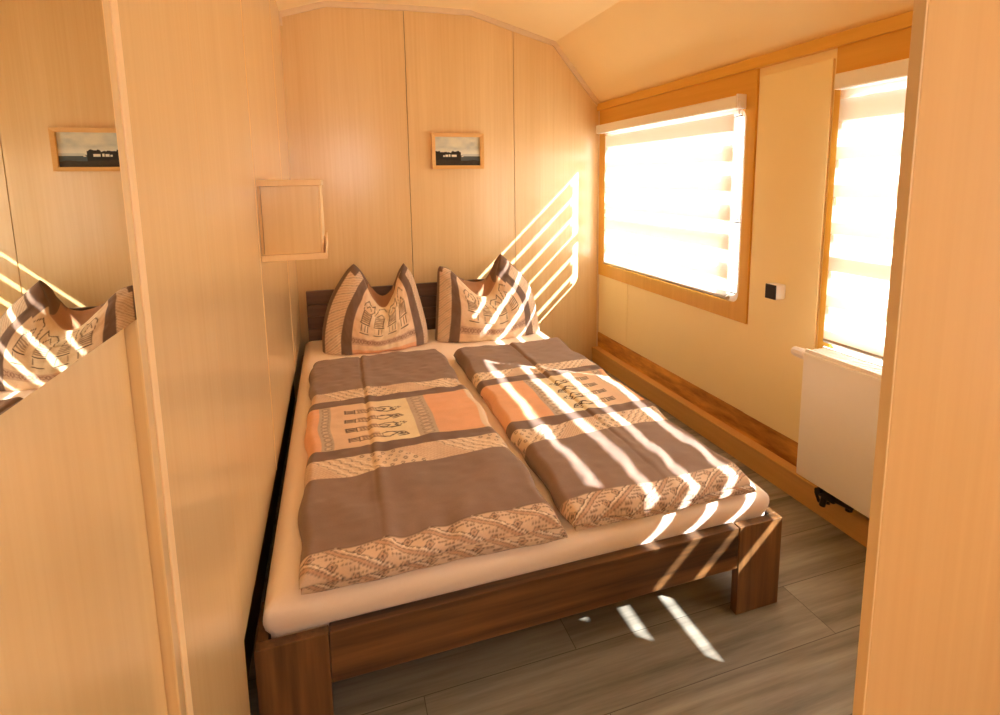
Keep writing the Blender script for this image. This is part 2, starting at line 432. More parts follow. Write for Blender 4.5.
# L-shaped corner legs
for side in (0, 1):
    xa, xb = (BX0, BX0+.155) if side == 0 else (BX1-.155, BX1)
    sx = (BX0, BX0+.026) if side == 0 else (BX1-.026, BX1)
    m = MB(L).box(xa, xb, BF, BF+.026, 0, .284, bev=.0015).box(sx[0], sx[1], BF+.0262, BF+.15, 0, .284, bev=.0015)
    bed_part(m, 'leg', M['walnut_z'])
    m = MB(L).box(sx[0], sx[1], -.16, -.058, 0, .284, bev=.0015)
    bed_part(m, 'leg', M['walnut_z'])
bed_part(MB(L).box(BX0+.1565, BX1-.1565, BF+.003, BF+.034, .152, .282, bev=.0015), 'footboard', M['walnut_x'])
for sx in ((BX0+.003, BX0+.028), (BX1-.028, BX1-.003)):
    bed_part(MB(L).box(sx[0], sx[1], BF+.152, -.162, .15, .282, bev=.0015), 'side_rail', M['walnut_y'])
hb = MB(L)
for z0, z1 in ((.29, .433), (.437, .505), (.509, .577), (.581, .662)):
    hb.box(.045, 1.405, -.052, -.026, z0, z1, bev=.002)
hb.box(.06, 1.39, -.026, -.016, .28, .65)
bed_part(hb, 'headboard', M['headwood'])
sl = MB(L)
for i in range(14):
    y = -.16-i*.145
    sl.box(BX0+.03, BX1-.03, y-.07, y, .226, .244)
bed_part(sl, 'slat_base', M['box_wood'])

# mattress in its fitted sheet: a finely divided rounded slab with slack in the cloth
def vnoise(x, y, seed=0, n=64):
    r = np.random.RandomState(seed); g = r.rand(n, n)
    xi = np.floor(x).astype(int); yi = np.floor(y).astype(int); fx = x-xi; fy = y-yi
    fx = fx*fx*(3-2*fx); fy = fy*fy*(3-2*fy)
    a = g[xi % n, yi % n]; b_ = g[(xi+1) % n, yi % n]; c = g[xi % n, (yi+1) % n]; d = g[(xi+1) % n, (yi+1) % n]
    return (a*(1-fx)+b_*fx)*(1-fy)+(c*(1-fx)+d*fx)*fy-.5

MX0, MX1, MY0, MY1, MZ0, MZ1 = .035, 1.426, -2.168, -.062, .246, .372
def rounded_slab(x0, x1, y0, y1, z0, z1, r, nx, ny, dz=None, side_rows=5, round_rows=6, xyoff=None):
    """closed slab: top grid, rounded rim, sides and bottom; returns bmesh and the ordered list of verts"""
    bm = bmesh.new()
    def ring(inset, z):
        pts = []
        a, b_, c, d = x0+inset, x1-inset, y0+inset, y1-inset
        for i in range(nx): pts.append((a+(b_-a)*i/nx, c))
        for j in range(ny): pts.append((b_, c+(d-c)*j/ny))
        for i in range(nx): pts.append((b_-(b_-a)*i/nx, d))
        for j in range(ny): pts.append((a, d-(d-c)*j/ny))
        return [(x, y, z) for x, y in pts]
    rings = []
    for k in range(side_rows): rings.append(ring(0, z0+(z1-r-z0)*k/side_rows))
    for k in range(round_rows):
        a = k/round_rows*math.pi/2; rings.append(ring(r*(1-math.cos(a)), z1-r+r*math.sin(a)))
    R_ = [[bm.verts.new(p) for p in rg] for rg in rings]
    m = len(R_[0])
    for q in range(len(R_)-1):
        for i in range(m):
            j = (i+1) % m; bm.faces.new((R_[q][i], R_[q][j], R_[q+1][j], R_[q+1][i]))
    # top grid shares positions with ring(r)
    a, b_, c, d = x0+r, x1-r, y0+r, y1-r
    G = [[bm.verts.new((a+(b_-a)*i/nx, c+(d-c)*j/ny, z1)) for j in range(ny+1)] for i in range(nx+1)]
    for i in range(nx):
        for j in range(ny): bm.faces.new((G[i][j], G[i+1][j], G[i+1][j+1], G[i][j+1]))
    rim = [G[i][0] for i in range(nx)]+[G[nx][j] for j in range(ny)]+[G[nx-i][ny] for i in range(nx)]+[G[0][ny-j] for j in range(ny)]
    for i in range(m):
        j = (i+1) % m; bm.faces.new((R_[-1][i], R_[-1][j], rim[j], rim[i]))
    bm.faces.new(R_[0][::-1])
    return bm
bm = rounded_slab(MX0, MX1, MY0, MY1, MZ0, MZ1, .035, 110, 160)
P_ = np.array([v.co[:] for v in bm.verts])
w = vnoise(P_[:, 0]*9+3, P_[:, 1]*6+7, 3)*.006+vnoise(P_[:, 0]*26, P_[:, 1]*18, 4)*.0022
front = np.clip((P_[:, 1]+2.05)/-.12, 0, 1)
fold = np.sin(P_[:, 0]*23+np.sin(P_[:, 0]*7)*2)*.0035*front*np.clip((P_[:, 2]-.25)/.1, 0, 1)
sag = -.010*front**2*(P_[:, 2] > .33)
for v, dw, df, s_ in zip(bm.verts, w, fold, sag):
    if v.co.z > MZ0+.03:
        v.co.z += dw*.6+s_; v.co.y += df*.7
        k = min(max((v.co.z-.288)/.02, 0), 1)*max(0, 1-max(0, v.co.z-.345)/.027)
        if v.co.x < MX0+.03: v.co.x -= .013*k
        if v.co.x > MX1-.03: v.co.x += .006*k
        if v.co.y < MY0+.03: v.co.y -= .010*k
me = bpy.data.meshes.new('mattress'); bm.to_mesh(me); bm.free()
MATT = link('mattress', me, M['sheet'], None, (0, 0, 0), smooth=True)
tag(MATT, 'thick double mattress in a pale beige fitted sheet lying on the bed frame', 'mattress')

# ------------------------------------------------------------------ printed cloth: a small raster painter
def C3(r, g, b): return np.array(srgb(r, g, b)[:3])
TAUPE, DARK = C3(140, 117, 104), C3(120, 97, 84)
CREAM, BEIGE, PEACH, ORANGE, GREY = C3(236, 224, 190), C3(226, 204, 178), C3(230, 200, 170), C3(231, 178, 138), C3(190, 174, 156)
INK, RUST, PALE = C3(66, 48, 40), C3(184, 138, 112), C3(244, 230, 212)
class Canvas:
    """x across, y along, in metres"""
    def __init__(s, w, h, ppm=420):
        s.w, s.h, s.p = w, h, ppm; s.a = np.ones((int(h*ppm)+1, int(w*ppm)+1, 3))*BEIGE
    def rect(s, x0, x1, y0, y1, c, c2=None):
        p = s.p; i0, i1, j0, j1 = [int(round(v*p)) for v in (y0, y1, x0, x1)]
        i0, j0 = max(i0, 0), max(j0, 0); i1, j1 = min(i1, s.a.shape[0]), min(j1, s.a.shape[1])
        if i1 <= i0 or j1 <= j0: return
        if c2 is None: s.a[i0:i1, j0:j1] = c
        else:
            t = np.linspace(0, 1, j1-j0)[None, :, None]; s.a[i0:i1, j0:j1] = c*(1-t)+c2*t
    def seg(s, x0, y0, x1, y1, c, r=.0022, k=1., clip=None):
        p = s.p; m = r+2/p
        i0, i1 = int((min(y0, y1)-m)*p), int((max(y0, y1)+m)*p)+1
        j0, j1 = int((min(x0, x1)-m)*p), int((max(x0, x1)+m)*p)+1
        if clip:
            j0, j1, i0, i1 = max(j0, int(clip[0]*p)), min(j1, int(clip[1]*p)), max(i0, int(clip[2]*p)), min(i1, int(clip[3]*p))
        i0, j0 = max(i0, 0), max(j0, 0); i1, j1 = min(i1, s.a.shape[0]), min(j1, s.a.shape[1])
        if i1 <= i0 or j1 <= j0: return
        Y, X = np.mgrid[i0:i1, j0:j1]/p
        d = np.array([x1-x0, y1-y0]); L2 = max(d@d, 1e-12)
        t = np.clip(((X-x0)*d[0]+(Y-y0)*d[1])/L2, 0, 1)
        D = np.hypot(X-x0-t*d[0], Y-y0-t*d[1])
        al = np.clip((r-D)*p+.5, 0, 1)[..., None]*k
        s.a[i0:i1, j0:j1] = s.a[i0:i1, j0:j1]*(1-al)+c*al
    def line(s, pts, c, r=.0022, k=1., clip=None):
        for a, b in zip(pts[:-1], pts[1:]): s.seg(*a, *b, c, r, k, clip)
    def ell(s, x, y, rx, ry, c, r=.002, n=20, k=1., clip=None):
        s.line([(x+rx*math.cos(t), y+ry*math.sin(t)) for t in np.linspace(0, 2*math.pi, n+1)], c, r, k, clip)
    def sample(s, x, y):
        i = np.clip((y*s.p).astype(int), 0, s.a.shape[0]-1); j = np.clip((x*s.p).astype(int), 0, s.a.shape[1]-1)
        return s.a[i, j]
def hatch_band(cv, x0, x1, y0, y1, step=.034, seed=0):
    """light band with runs of diagonal dashes and zigzags"""
    cv.rect(x0, x1, y0, y1, BEIGE*.98)
    h = y1-y0; clip = (x0, x1, y0, y1)
    x = x0-h; k = 0
    while x < x1:
        run = (k//4) % 3
        if run == 0:
            for q in (0, .012, .024): cv.seg(x+q, y0+.004, x+q+h*.9, y1-.004, RUST, .0018, .6, clip)
        elif run == 1:
            n = 8; pts = [(x+h*i/n+(.006 if i % 2 else -.004), y0+h*i/n) for i in range(n+1)]
            cv.line(pts, INK*2, .0016, .6, clip); cv.line([(a+.014, b) for a, b in pts], PALE, .002, .9, clip)
        else:
            for i in range(5): cv.ell(x+h*(i+.5)/5+.01, y0+h*(i+.5)/5, .006, .006, INK*1.8, .0015, 6, .7, clip)
        x += step; k += 1
    cv.seg(x0, y0, x1, y0, INK*1.6, .0015, .6); cv.seg(x0, y1, x1, y1, INK*1.6, .0015, .6)
def motif_column(cv, x0, x1, y0, y1, vert=True):
    cv.rect(x0, x1, y0, y1, GREY)
    c = (x0+x1)/2; w = (x1-x0)*.3; y = y0+.02
    while y < y1-.01:
        cv.ell(c, y, w, .012, C3(150, 130, 114), .002, 8, .75, (x0, x1, y0, y1))
        cv.ell(c, y, w*.4, .005, BEIGE, .002, 6, .8, (x0, x1, y0, y1)); y += .030
def hem_band(cv, x0, x1, y0, y1):
    cv.rect(x0, x1, y0, y1, C3(220, 196, 174)); h = y1-y0; clip = (x0, x1, y0, y1)
    L_, M_ = INK*1.7, C3(196, 156, 130)
    x = x0-.06; k = 0
    while x < x1:
        sh = h*1.5
        if k % 2 == 0:
            cv.seg(x, y0+.003, x+sh, y1-.002, L_, .0016, .85, clip)
            for q in (.007, .013): cv.seg(x+q, y0+.003, x+q+sh, y1-.002, M_, .003, .7, clip)
            cv.seg(x+.021, y0+.003, x+.021+sh, y1-.002, L_, .0016, .85, clip)
            n = 13
            cv.line([(x+.034+sh*i/n+(.003 if i % 2 else -.003), y0+h*i/n) for i in range(n+1)], PALE, .0022, .95, clip)
            cv.line([(x+.039+sh*i/n+(.003 if i % 2 else -.003), y0+h*i/n) for i in range(n+1)], L_, .0016, .9, clip)
            x += .052
        else:
            for t in (.18, .5, .82):
                cx_, cy_ = x+.006+sh*t, y0+h*t
                for rr, c in ((.0135, L_), (.008, M_), (.003, L_)):
                    cv.line([(cx_-rr, cy_), (cx_, cy_-rr), (cx_+rr, cy_), (cx_, cy_+rr), (cx_-rr, cy_)], c, .0014, .85, clip)
            for i in range(9):
                for j in range(3): cv.ell(x+.030+j*.009+sh*(i+.5)/9, y0+h*(i+.5)/9, .0022, .0022, L_*1.2, .0012, 5, .6, clip)
            x += .066
        k += 1
    cv.seg(x0, y0, x1, y0, L_, .0016, .7)
def figure(cv, px, py, h, ax, kind=0):
    """drawn standing figure: ax maps (u across, v up) to canvas"""
    T = lambda u, v: (px+ax[0][0]*u*h+ax[1][0]*v*h, py+ax[0][1]*u*h+ax[1][1]*v*h)
    Ln = lambda pts, c=INK, r=.0031, k=1.: cv.line([T(*q) for q in pts], c, r, k)
    # feet and legs as short dashes
    for u in (-.09, .0, .09): Ln([(u-.035, .0), (u+.03, .0)], r=.0026); Ln([(u, .03), (u, .14)]); 
    Ln([(-.13, .17), (.13, .17)])
    # wrapped, hatched dress
    Ln([(-.12, .18), (-.10, .55), (.10, .55), (.12, .18)], C3(120, 96, 80), .0022)
    for i in range(6): Ln([(-.11, .22+i*.055), (.11, .25+i*.055)], C3(140, 116, 96), .003, .8)
    # curved arms / cloak and ringed head
    if kind % 2 == 0:
        Ln([(-.10, .54), (-.19, .64), (-.17, .78), (-.05, .84), (.06, .80), (.17, .88), (.19, .74), (.10, .56)])
        Ln([(-.07, .60), (-.02, .72), (.09, .66), (.05, .56)])
        for t in np.linspace(0, 2*math.pi, 9)[:-1]: Ln([(0+.07*math.cos(t), .90+.06*math.sin(t)), (.10*math.cos(t), .90+.09*math.sin(t))], r=.0026)
    else:
        Ln([(-.10, .55), (-.15, .70), (.0, .80), (.15, .66), (.10, .55)])
        Ln([(-.18, .62), (-.05, .92), (.12, .98), (.2, .82)])
        Ln([(-.04, .80), (.06, .92), (.10, .80)], r=.003)

def duvet_canvas(mirror=False):
    W_, H_ = .68, 1.60; cv = Canvas(W_, H_)
    y = 0
    cv.rect(0, W_, 0, .475, TAUPE)
    hatch_band(cv, 0, W_, .475, .570)
    cv.rect(0, W_, .570, .628, DARK)
    a, b_ = .628, .995
    X = [(0, .052, ORANGE, None), (.095, .150, PEACH, None), (.150, .345, PEACH, CREAM), (.345, .392, CREAM, None), (.465, .64, ORANGE, None), (.64, .69, BEIGE, None)]
    if mirror: X[4:] = [(.465, .69, ORANGE, None)]
    for x0, x1, c, c2 in X: cv.rect(x0, x1, a, b_, c, c2)
    motif_column(cv, .052, .095, a, b_); motif_column(cv, .392, .465, a, b_)
    for i in range(4):
        cv.rect(.19, .255, a+.055+i*.078, a+.095+i*.078, C3(206, 176, 146))
        figure(cv, .145, a+.075+i*.078, .215, ((0, .56), (1, .04)), i)
    cv.rect(0, W_, .995, 1.055, DARK)
    hatch_band(cv, 0, W_, 1.055, 1.165, seed=3)
    cv.rect(0, W_, 1.165, 1.492, TAUPE)
    hem_band(cv, 0, W_, 1.492, H_)
    # faint woven mottling
    yy, xx = np.mgrid[0:cv.a.shape[0], 0:cv.a.shape[1]]
    cv.a *= (1+.10*vnoise(xx/42., yy/30., 11)+.06*vnoise(xx/13., yy/9., 12))[..., None]
    if mirror: cv.a = cv.a[:, ::-1].copy()
    return cv

def set_print(me, cols):
    at = me.color_attributes.new('Print', 'FLOAT_COLOR', 'POINT')
    buf = np.ones((len(me.vertices), 4), np.float32); buf[:, :3] = np.clip(cols, 0, 1)
    at.data.foreach_set('color', buf.ravel())

def grid_faces(nu, nv, off=0, flip=False):
    i, j = np.mgrid[0:nu-1, 0:nv-1]; a = (i*nv+j+off).ravel()
    f = np.stack([a, a+nv, a+nv+1, a+1], 1)
    return f[:, ::-1] if flip else f

def cloth_slab(name, corners, z0, T, nu, nv, cv, seed, crease, parent=None, Hc=1.56, y_start=0., amp=1., r_edge=.03):
    """folded duvet: corners = (far-left, far-right, near-left, near-right) xy; rolled rim, printed top"""
    def axis(n, r, Lx):   # denser near the rims
        t = np.linspace(0, 1, n); e = r/Lx*1.05
        m = 14
        core = np.linspace(e, 1-e, n-2*m); rim = e*(1-np.cos(np.linspace(0, math.pi/2, m, endpoint=False)))
        return np.concatenate([rim, core, 1-rim[::-1]])
    Wd = math.hypot(corners[1][0]-corners[0][0], corners[1][1]-corners[0][1]); Ld = abs(corners[2][1]-corners[0][1])
    u = axis(nu, r_edge, Wd); v = axis(nv, r_edge, Ld)
    U, V = np.meshgrid(u, v, indexing='ij')
    c = [np.array(q) for q in corners]
    XY = ((1-U)*(1-V))[..., None]*c[0]+(U*(1-V))[..., None]*c[1]+((1-U)*V)[..., None]*c[2]+(U*V)[..., None]*c[3]
    X, Y = XY[..., 0], XY[..., 1]
    # wavy outline
    X = X+(U-.5)*2*(.006*np.sin(V*19+seed)+.004*np.sin(V*43+seed*2))*amp
    Y = Y+(V > .5)*(V-.5)*2*(.007*np.sin(U*9+seed*1.7)+.003*np.sin(U*31+seed))*amp
    du = np.minimum(U, 1-U)*Wd; dv = np.minimum(V, 1-V)*Ld
    ed = lambda d, r=r_edge: np.sqrt(np.clip(1-(1-np.clip(d/r, 0, 1))**2, 0, 1))
    h = ed(du)*np.where(V > .5, ed(dv, r_edge*.4), ed(dv))
    x_, y_ = U*Wd, V*Ld
    wr = vnoise(x_*7+seed, y_*5, seed)*.012+vnoise(x_*17, y_*9+seed, seed+1)*.006+vnoise(x_*30+y_*16, y_*34-x_*10, seed+2)*.0028
    # long soft folds
    wr += .0035*np.sin((x_*1.6+y_)*21+vnoise(x_*4, y_*4, seed+5)*9)*vnoise(x_*3, y_*3, seed+6)*2
    if crease is not None:
        cx_ = crease[0]+(crease[1]-crease[0])*V+.004*np.sin(V*17)
        q = (U-cx_)*Wd
        wr += -.009*np.exp(-(q/.007)**2)*np.clip(1.06-V, 0, 1)+.006*np.exp(-((q-.016)/.02)**2)
    Z = z0+h*((T-.008*np.clip((V-.9)/.1, 0, 1))+wr*amp*np.clip(h, 0, 1))
    Z = np.maximum(Z, z0+.0005*h)
    co = np.stack([X, Y, Z], -1).reshape(-1, 3)
    nU, nV = U.shape
    faces = grid_faces(nU, nV)
    # underside
    cb = co.copy(); cb[:, 2] = z0
    idx = np.arange(nU*nV).reshape(nU, nV)
    rim = np.concatenate([idx[:, 0], idx[-1, 1:], idx[-2::-1, -1], idx[0, -2:0:-1]])
    me = bpy.data.meshes.new(name)
    me.from_pydata(co.tolist(), [], faces[:, ::-1].tolist()+[rim.tolist()])
    me.update()
    bm = bmesh.new(); bm.from_mesh(me); bmesh.ops.recalc_face_normals(bm, faces=bm.faces[:]); bm.to_mesh(me); bm.free()
    # print: arc length over the rim keeps the pattern continuous
    mid = nU//2
    arc = np.r_[0, np.cumsum(np.hypot(np.diff(V[mid]*Ld), np.diff(h[mid]*T)))]
    cols = cv.sample((U*cv.w*.985+.004).ravel(), np.broadcast_to(np.clip(arc-.018+y_start, 0, 9)[None], U.shape).ravel())
    set_print(me, cols)
    o = link(name, me, M['duvet'], parent, (0, 0, 0), smooth=True)
    return o
cvL, cvR = duvet_canvas(False), duvet_canvas(True)
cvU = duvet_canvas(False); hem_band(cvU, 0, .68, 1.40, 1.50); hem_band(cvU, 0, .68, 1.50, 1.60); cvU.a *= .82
ZM = MZ1+.0035
DL = cloth_slab('duvet', ((.078, -.632), (.722, -.630), (.098, -2.185), (.752, -2.165)), ZM+.016, .036, 215, 500, cvL, 5, (.36, .30))
tag(DL, 'folded brown and orange patterned duvet on the left half of the bed', 'duvet', 'patterned duvets on the bed')
DLu = cloth_slab('under_fold', ((.086, -.66), (.716, -.66), (.104, -2.183), (.758, -2.196)), ZM, .024, 150, 320, cvU, 9, None, DL, y_start=.03, amp=.5, r_edge=.012)
DR = cloth_slab('duvet', ((.782, -.70), (1.388, -.69), (.778, -2.188), (1.360, -2.180)), ZM+.016, .040, 215, 500, cvR, 15, (.50, .55), y_start=.066)
tag(DR, 'folded brown and orange patterned duvet in the sun on the window half of the bed', 'duvet', 'patterned duvets on the bed')
DRu = cloth_slab('under_fold', ((.79, -.72), (1.382, -.72), (.786, -2.184), (1.366, -2.190)), ZM, .024, 150, 320, cvU, 19, None, DR, y_start=.09, amp=.5, r_edge=.012)

# ------------------------------------------------------------------ pillows standing with a dented top
def pillow_canvas(bands, dark_tip=.0, orange=True):
    """s in 0..2 across, t in 0..1 up"""
    cv = Canvas(2., 1., 260)
    cv.rect(0, 2, 0, 1, PEACH*.6+CREAM*.4)
    L1, L2, L3, R3, R2, R1 = [q+1 for q in bands]
    cv.rect(L3, (L3+R3)/2, 0, 1, PEACH, CREAM*.6+PEACH*.4); cv.rect((L3+R3)/2, R3, 0, 1, CREAM*.6+PEACH*.4, PEACH)
    mid = (L3+R3)/2
    if orange: cv.rect(L3, R3, 0, .10, ORANGE)
    cv.rect(L3, R3, .16, .27, C3(206, 176, 152))
    x = L3+.03
    while x < R3-.02:
        cv.ell(x, .215, .018, .03, C3(150, 116, 100), .006, 8, .8); cv.ell(x+.028, .215, .008, .015, C3(170, 136, 116), .005, 6, .8); x += .056
    cv.rect(L1-1 if L1 > 1 else 0, L1, 0, 1, DARK); cv.rect(R1, 2, 0, 1, DARK)
    for (a, c) in ((L1, L2), (R2, R1)):
        cv.rect(a, c, 0, 1, BEIGE)
        y = -.2
        k = 0
        while y < 1:
            cv.seg(a, y, c, y+.16, RUST*.9 if k % 3 else INK*2.6, .006, .45, (a, c, 0, 1)); y += .034; k += 1
    cv.rect(L2, L3, 0, 1, DARK); cv.rect(R3, R2, 0, 1, DARK)
    n = 4; sp = (R3-L3)/(n+.6)
    for i in range(n):
        fx = L3+sp*(i+.85)
        # figures, drawn wide because the cloth is gathered
        T = lambda u, v: (fx+u*sp*1.7, .36+v*.56)
        Ln = lambda pts, c=INK, r=.007, k=.9: cv.line([T(*q) for q in pts], c, r, k)
        Ln([(-.17, 0), (.17, 0)]); 
        for u in (-.13, .02, .14): Ln([(u, .06), (u, .22)], r=.006)
        Ln([(-.2, .27), (.2, .27)])
        for q in range(5): Ln([(-.15, .33+q*.055), (.15, .35+q*.055)], C3(130, 104, 86), .010, .75)
        Ln([(-.17, .30), (-.17, .6), (.17, .6), (.17, .30)], r=.006)
        if i % 2 == 0:
            Ln([(-.2, .62), (-.26, .78), (-.1, .92), (.12, .86), (.26, .95), (.26, .74), (.15, .62)]); Ln([(-.1, .7), (.0, .82), (.12, .7)])
        else:
            Ln([(-.26, .64), (-.1, .95), (.1, 1.0), (.24, .84)]); Ln([(-.12, .62), (0, .8), (.14, .64)])
    if dark_tip:
        pass
    return cv
def poly_curve(pts, n):
    P = np.array(pts, float); d = np.r_[0, np.cumsum(np.hypot(*np.diff(P, axis=0).T))]; t = np.linspace(0, d[-1], n)
    # Catmull-Rom through the points
    out = []
    for q in t:
        i = min(max(np.searchsorted(d, q)-1, 0), len(P)-2); f = (q-d[i])/(d[i+1]-d[i])
        p0, p1, p2, p3 = P[max(i-1, 0)], P[i], P[i+1], P[min(i+2, len(P)-1)]
        out.append(.5*((2*p1)+(-p0+p2)*f+(2*p0-5*p1+4*p2-p3)*f*f+(-p0+3*p1-3*p2+p3)*f**3))
    return np.array(out)
def pillow(loc, bottom, left, right, top_f, top_b, A, lean, cv, seed, label, tip):
    n, m, g = 121, 121, 9
    s = np.linspace(-1, 1, n); t = np.linspace(0, 1, m)
    B, Lf, Rt = poly_curve(bottom, n), poly_curve(left, m), poly_curve(right, m)
    F, K = poly_curve(top_f, n), poly_curve(top_b, n)
    def coons(Tp):
        S, T_ = np.meshgrid((s+1)/2, t, indexing='ij'); S = S[..., None]; T_ = T_[..., None]
        return (1-T_)*B[:, None]+T_*Tp[:, None]+(1-S)*Lf[None]+S*Rt[None]-((1-S)*(1-T_)*B[0]+S*(1-T_)*B[-1]+(1-S)*T_*Tp[0]+S*T_*Tp[-1])
    S, T_ = np.meshgrid(s, t, indexing='ij')
    side = np.clip(1-np.abs(S)**2.4, 0, 1)**.62
    ft = np.where(T_ > .3, np.sqrt(np.clip(1-((T_-.3)/.72)**2, 0, 1)), 1-1.8*(.3-T_)**2)
    bul = A*side*ft
    wr = (vnoise(S*5+seed, T_*6+seed, seed)*.022+vnoise(S*11, T_*12+seed, seed+1)*.012+vnoise(S*22, T_*20, seed+2)*.005)*side
    # creases that fan out from the dent
    wr += .006*np.sin((np.abs(S-.05)*9+T_*5)*2.2+seed)*side*T_
    pf, pb = coons(F), coons(K)
    zf, zb = pf[..., 1], pb[..., 1]
    y_f = -bul-wr*.9+lean*zf-.012*T_*side; y_b = bul*.55+wr*.4+lean*zb+.03*T_*side
    f3 = np.stack([pf[..., 0], y_f, zf], -1); b3 = np.stack([pb[..., 0], y_b, zb], -1)
    # gusset along the dent between front and back edge
    q = np.linspace(0, 1, g)[1:-1]
    gus = (1-q)[None, :, None]*f3[:, -1][:, None]+q[None, :, None]*b3[:, -1][:, None]
    gus[..., 2] -= (np.sin(q*math.pi)[None, :]*.035*side[:, -1][:, None])
    rows = np.concatenate([f3, gus, b3[:, ::-1]], 1)       # n x (m+g-2+m)
    R_ = rows.shape[1]
    # base rows
    base = np.linspace(0, 1, 7)[1:-1]
    bs = (1-base)[None, :, None]*b3[:, 0][:, None]+base[None, :, None]*f3[:, 0][:, None]
    rows = np.concatenate([rows, bs], 1); R_ = rows.shape[1]
    co = rows.reshape(-1, 3); co[:, 2] = np.maximum(co[:, 2], 0)
    i, j = np.mgrid[0:n-1, 0:R_]; a = (i*R_+j).ravel(); b_ = (i*R_+(j+1) % R_).ravel()
    faces = np.stack([a, b_, b_+R_, a+R_], 1)
    me = bpy.data.meshes.new('pillow'); me.from_pydata(co.tolist(), [], faces.tolist()); me.update()
    cols = np.empty((n, R_, 3))
    tw = T_
    cols[:, :m] = cv.sample((S+1).ravel(), tw.ravel()).reshape(n, m, 3)
    tm = ((T_ > tip[0]) & (S < tip[1])) | ((T_ > tip[2]) & (S > tip[3]))
    cols[:, :m][tm] = DARK
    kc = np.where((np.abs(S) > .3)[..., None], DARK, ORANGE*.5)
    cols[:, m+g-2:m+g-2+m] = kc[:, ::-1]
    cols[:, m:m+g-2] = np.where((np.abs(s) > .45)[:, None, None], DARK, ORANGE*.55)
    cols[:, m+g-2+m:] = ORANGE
    bm = bmesh.new(); 
    set_print(me, cols.reshape(-1, 3))
    bm.from_mesh(me); bmesh.ops.remove_doubles(bm, verts=bm.verts[:], dist=4e-4); bmesh.ops.recalc_face_normals(bm, faces=bm.faces[:]); bm.to_mesh(me); bm.free()
    o = link('pillow', me, M['duvet'], None, loc, smooth=True)
    tag(o, label, 'pillow', 'patterned pillows at the headboard')
    return o
cvp1 = pillow_canvas((-.92, -.66, -.48, .70, .84, .985))
pillow((.395, -.335, ZM+.001),
       [(-.268, 0), (-.13, 0), (0, 0), (.15, 0), (.318, 0)],
       [(-.268, 0), (-.262, .12), (-.215, .27), (-.13, .40), (-.075, .452)],
       [(.318, 0), (.318, .08), (.295, .22), (.262, .36), (.215, .44)],
       [(-.075, .452), (-.035, .395), (.005, .29), (.05, .222), (.09, .218), (.13, .27), (.175, .375), (.215, .44)],
       [(-.075, .452), (-.03, .40), (.02, .31), (.06, .262), (.10, .258), (.14, .30), (.18, .385), (.215, .44)],
       .150, .40, cvp1, 21, 'shaded patterned pillow with two upright points, nearest the shelf', (.90, -.8, .90, .8))
cvp2 = pillow_canvas((-.965, -.78, -.63, .60, .74, .96), orange=False)
pillow((1.07, -.335, ZM+.001),
       [(-.318, 0), (-.15, 0), (0, 0), (.16, 0), (.338, 0)],
       [(-.318, 0), (-.300, .13), (-.275, .30), (-.262, .385), (-.248, .41)],
       [(.338, 0), (.335, .10), (.318, .24), (.265, .34), (.150, .462)],
       [(-.248, .41), (-.185, .385), (-.12, .31), (-.04, .235), (.03, .235), (.08, .30), (.115, .40), (.150, .462)],
       [(-.248, .41), (-.19, .39), (-.13, .335), (-.05, .30), (.02, .30), (.07, .34), (.11, .41), (.150, .462)],
       .155, .38, cvp2, 33, 'sunlit patterned pillow with one tall point, beside the window corner', (.93, -.9, .84, .55))

# ------------------------------------------------------------------ picture on the back wall
PIC = empty('framed_picture', (.992, -.01, 1.484), 'small landscape picture in a light wooden frame on the back wall', 'picture')
L = PIC.location
fx0, fx1, fz0, fz1 = .826, 1.158, 1.374, 1.594
f = MB(L)
fw_ = .022
def mitre(bm_, a, b_, c, d, y0, y1):
    t = bmesh.new()
    lo = [t.verts.new(Vector((x, y1, z))-L) for x, z in (a, b_, c, d)]
    hi = [t.verts.new(Vector((x, y0+(.004 if k in (2, 3) else 0), z))-L) for k, (x, z) in enumerate((a, b_, c, d))]
    t.faces.new(lo); t.faces.new(hi[::-1])
    for k in range(4): t.faces.new((lo[k], hi[k], hi[(k+1) % 4], lo[(k+1) % 4]))
    bmesh.ops.recalc_face_normals(t, faces=t.faces[:]); bm_._add(t)
O = [(fx0, fz0), (fx1, fz0), (fx1, fz1), (fx0, fz1)]
I = [(fx0+fw_, fz0+fw_), (fx1-fw_, fz0+fw_), (fx1-fw_, fz1-fw_), (fx0+fw_, fz1-fw_)]
for k in range(4): mitre(f, O[k], O[(k+1) % 4], I[(k+1) % 4], I[k], -.030, -.002)
kid(f, 'picture_frame', wood('picture_frame_wood', srgb(214, 164, 92), srgb(234, 192, 122), 'x', fine=60), PIC)
nx, nz = 150, 96
xx = np.linspace(I[0][0]-.004, I[1][0]+.004, nx); zz = np.linspace(I[0][1]-.004, I[2][1]+.004, nz)
U, V = np.meshgrid(np.linspace(0, 1, nx), np.linspace(0, 1, nz), indexing='ij')
Xg, Zg = np.meshgrid(xx, zz, indexing='ij')
co = np.stack([Xg-L.x, np.full_like(Xg, -.012-L.y), Zg-L.z], -1).reshape(-1, 3)
cl = (vnoise(U*5, V*7, 40)+vnoise(U*11, V*14, 41)*.6+.5)
sky = C3(222, 222, 200)*(1-np.clip(cl, 0, 1)[..., None])+C3(176, 186, 182)*np.clip(cl, 0, 1)[..., None]
low = C3(226, 228, 214)
col = sky.copy()
k = np.clip((.62-V)/.15, 0, 1)[..., None]; col = col*(1-k)+low*k
hor = .36
water = C3(84, 96, 96)*(1-U[..., None]*.3)*(1+.2*vnoise(U*4, V*40, 42))[..., None]
col[V < hor] = water[V < hor]
col[(V < hor+.05) & (V > hor-.03) & (U > .6)] = C3(196, 204, 200)
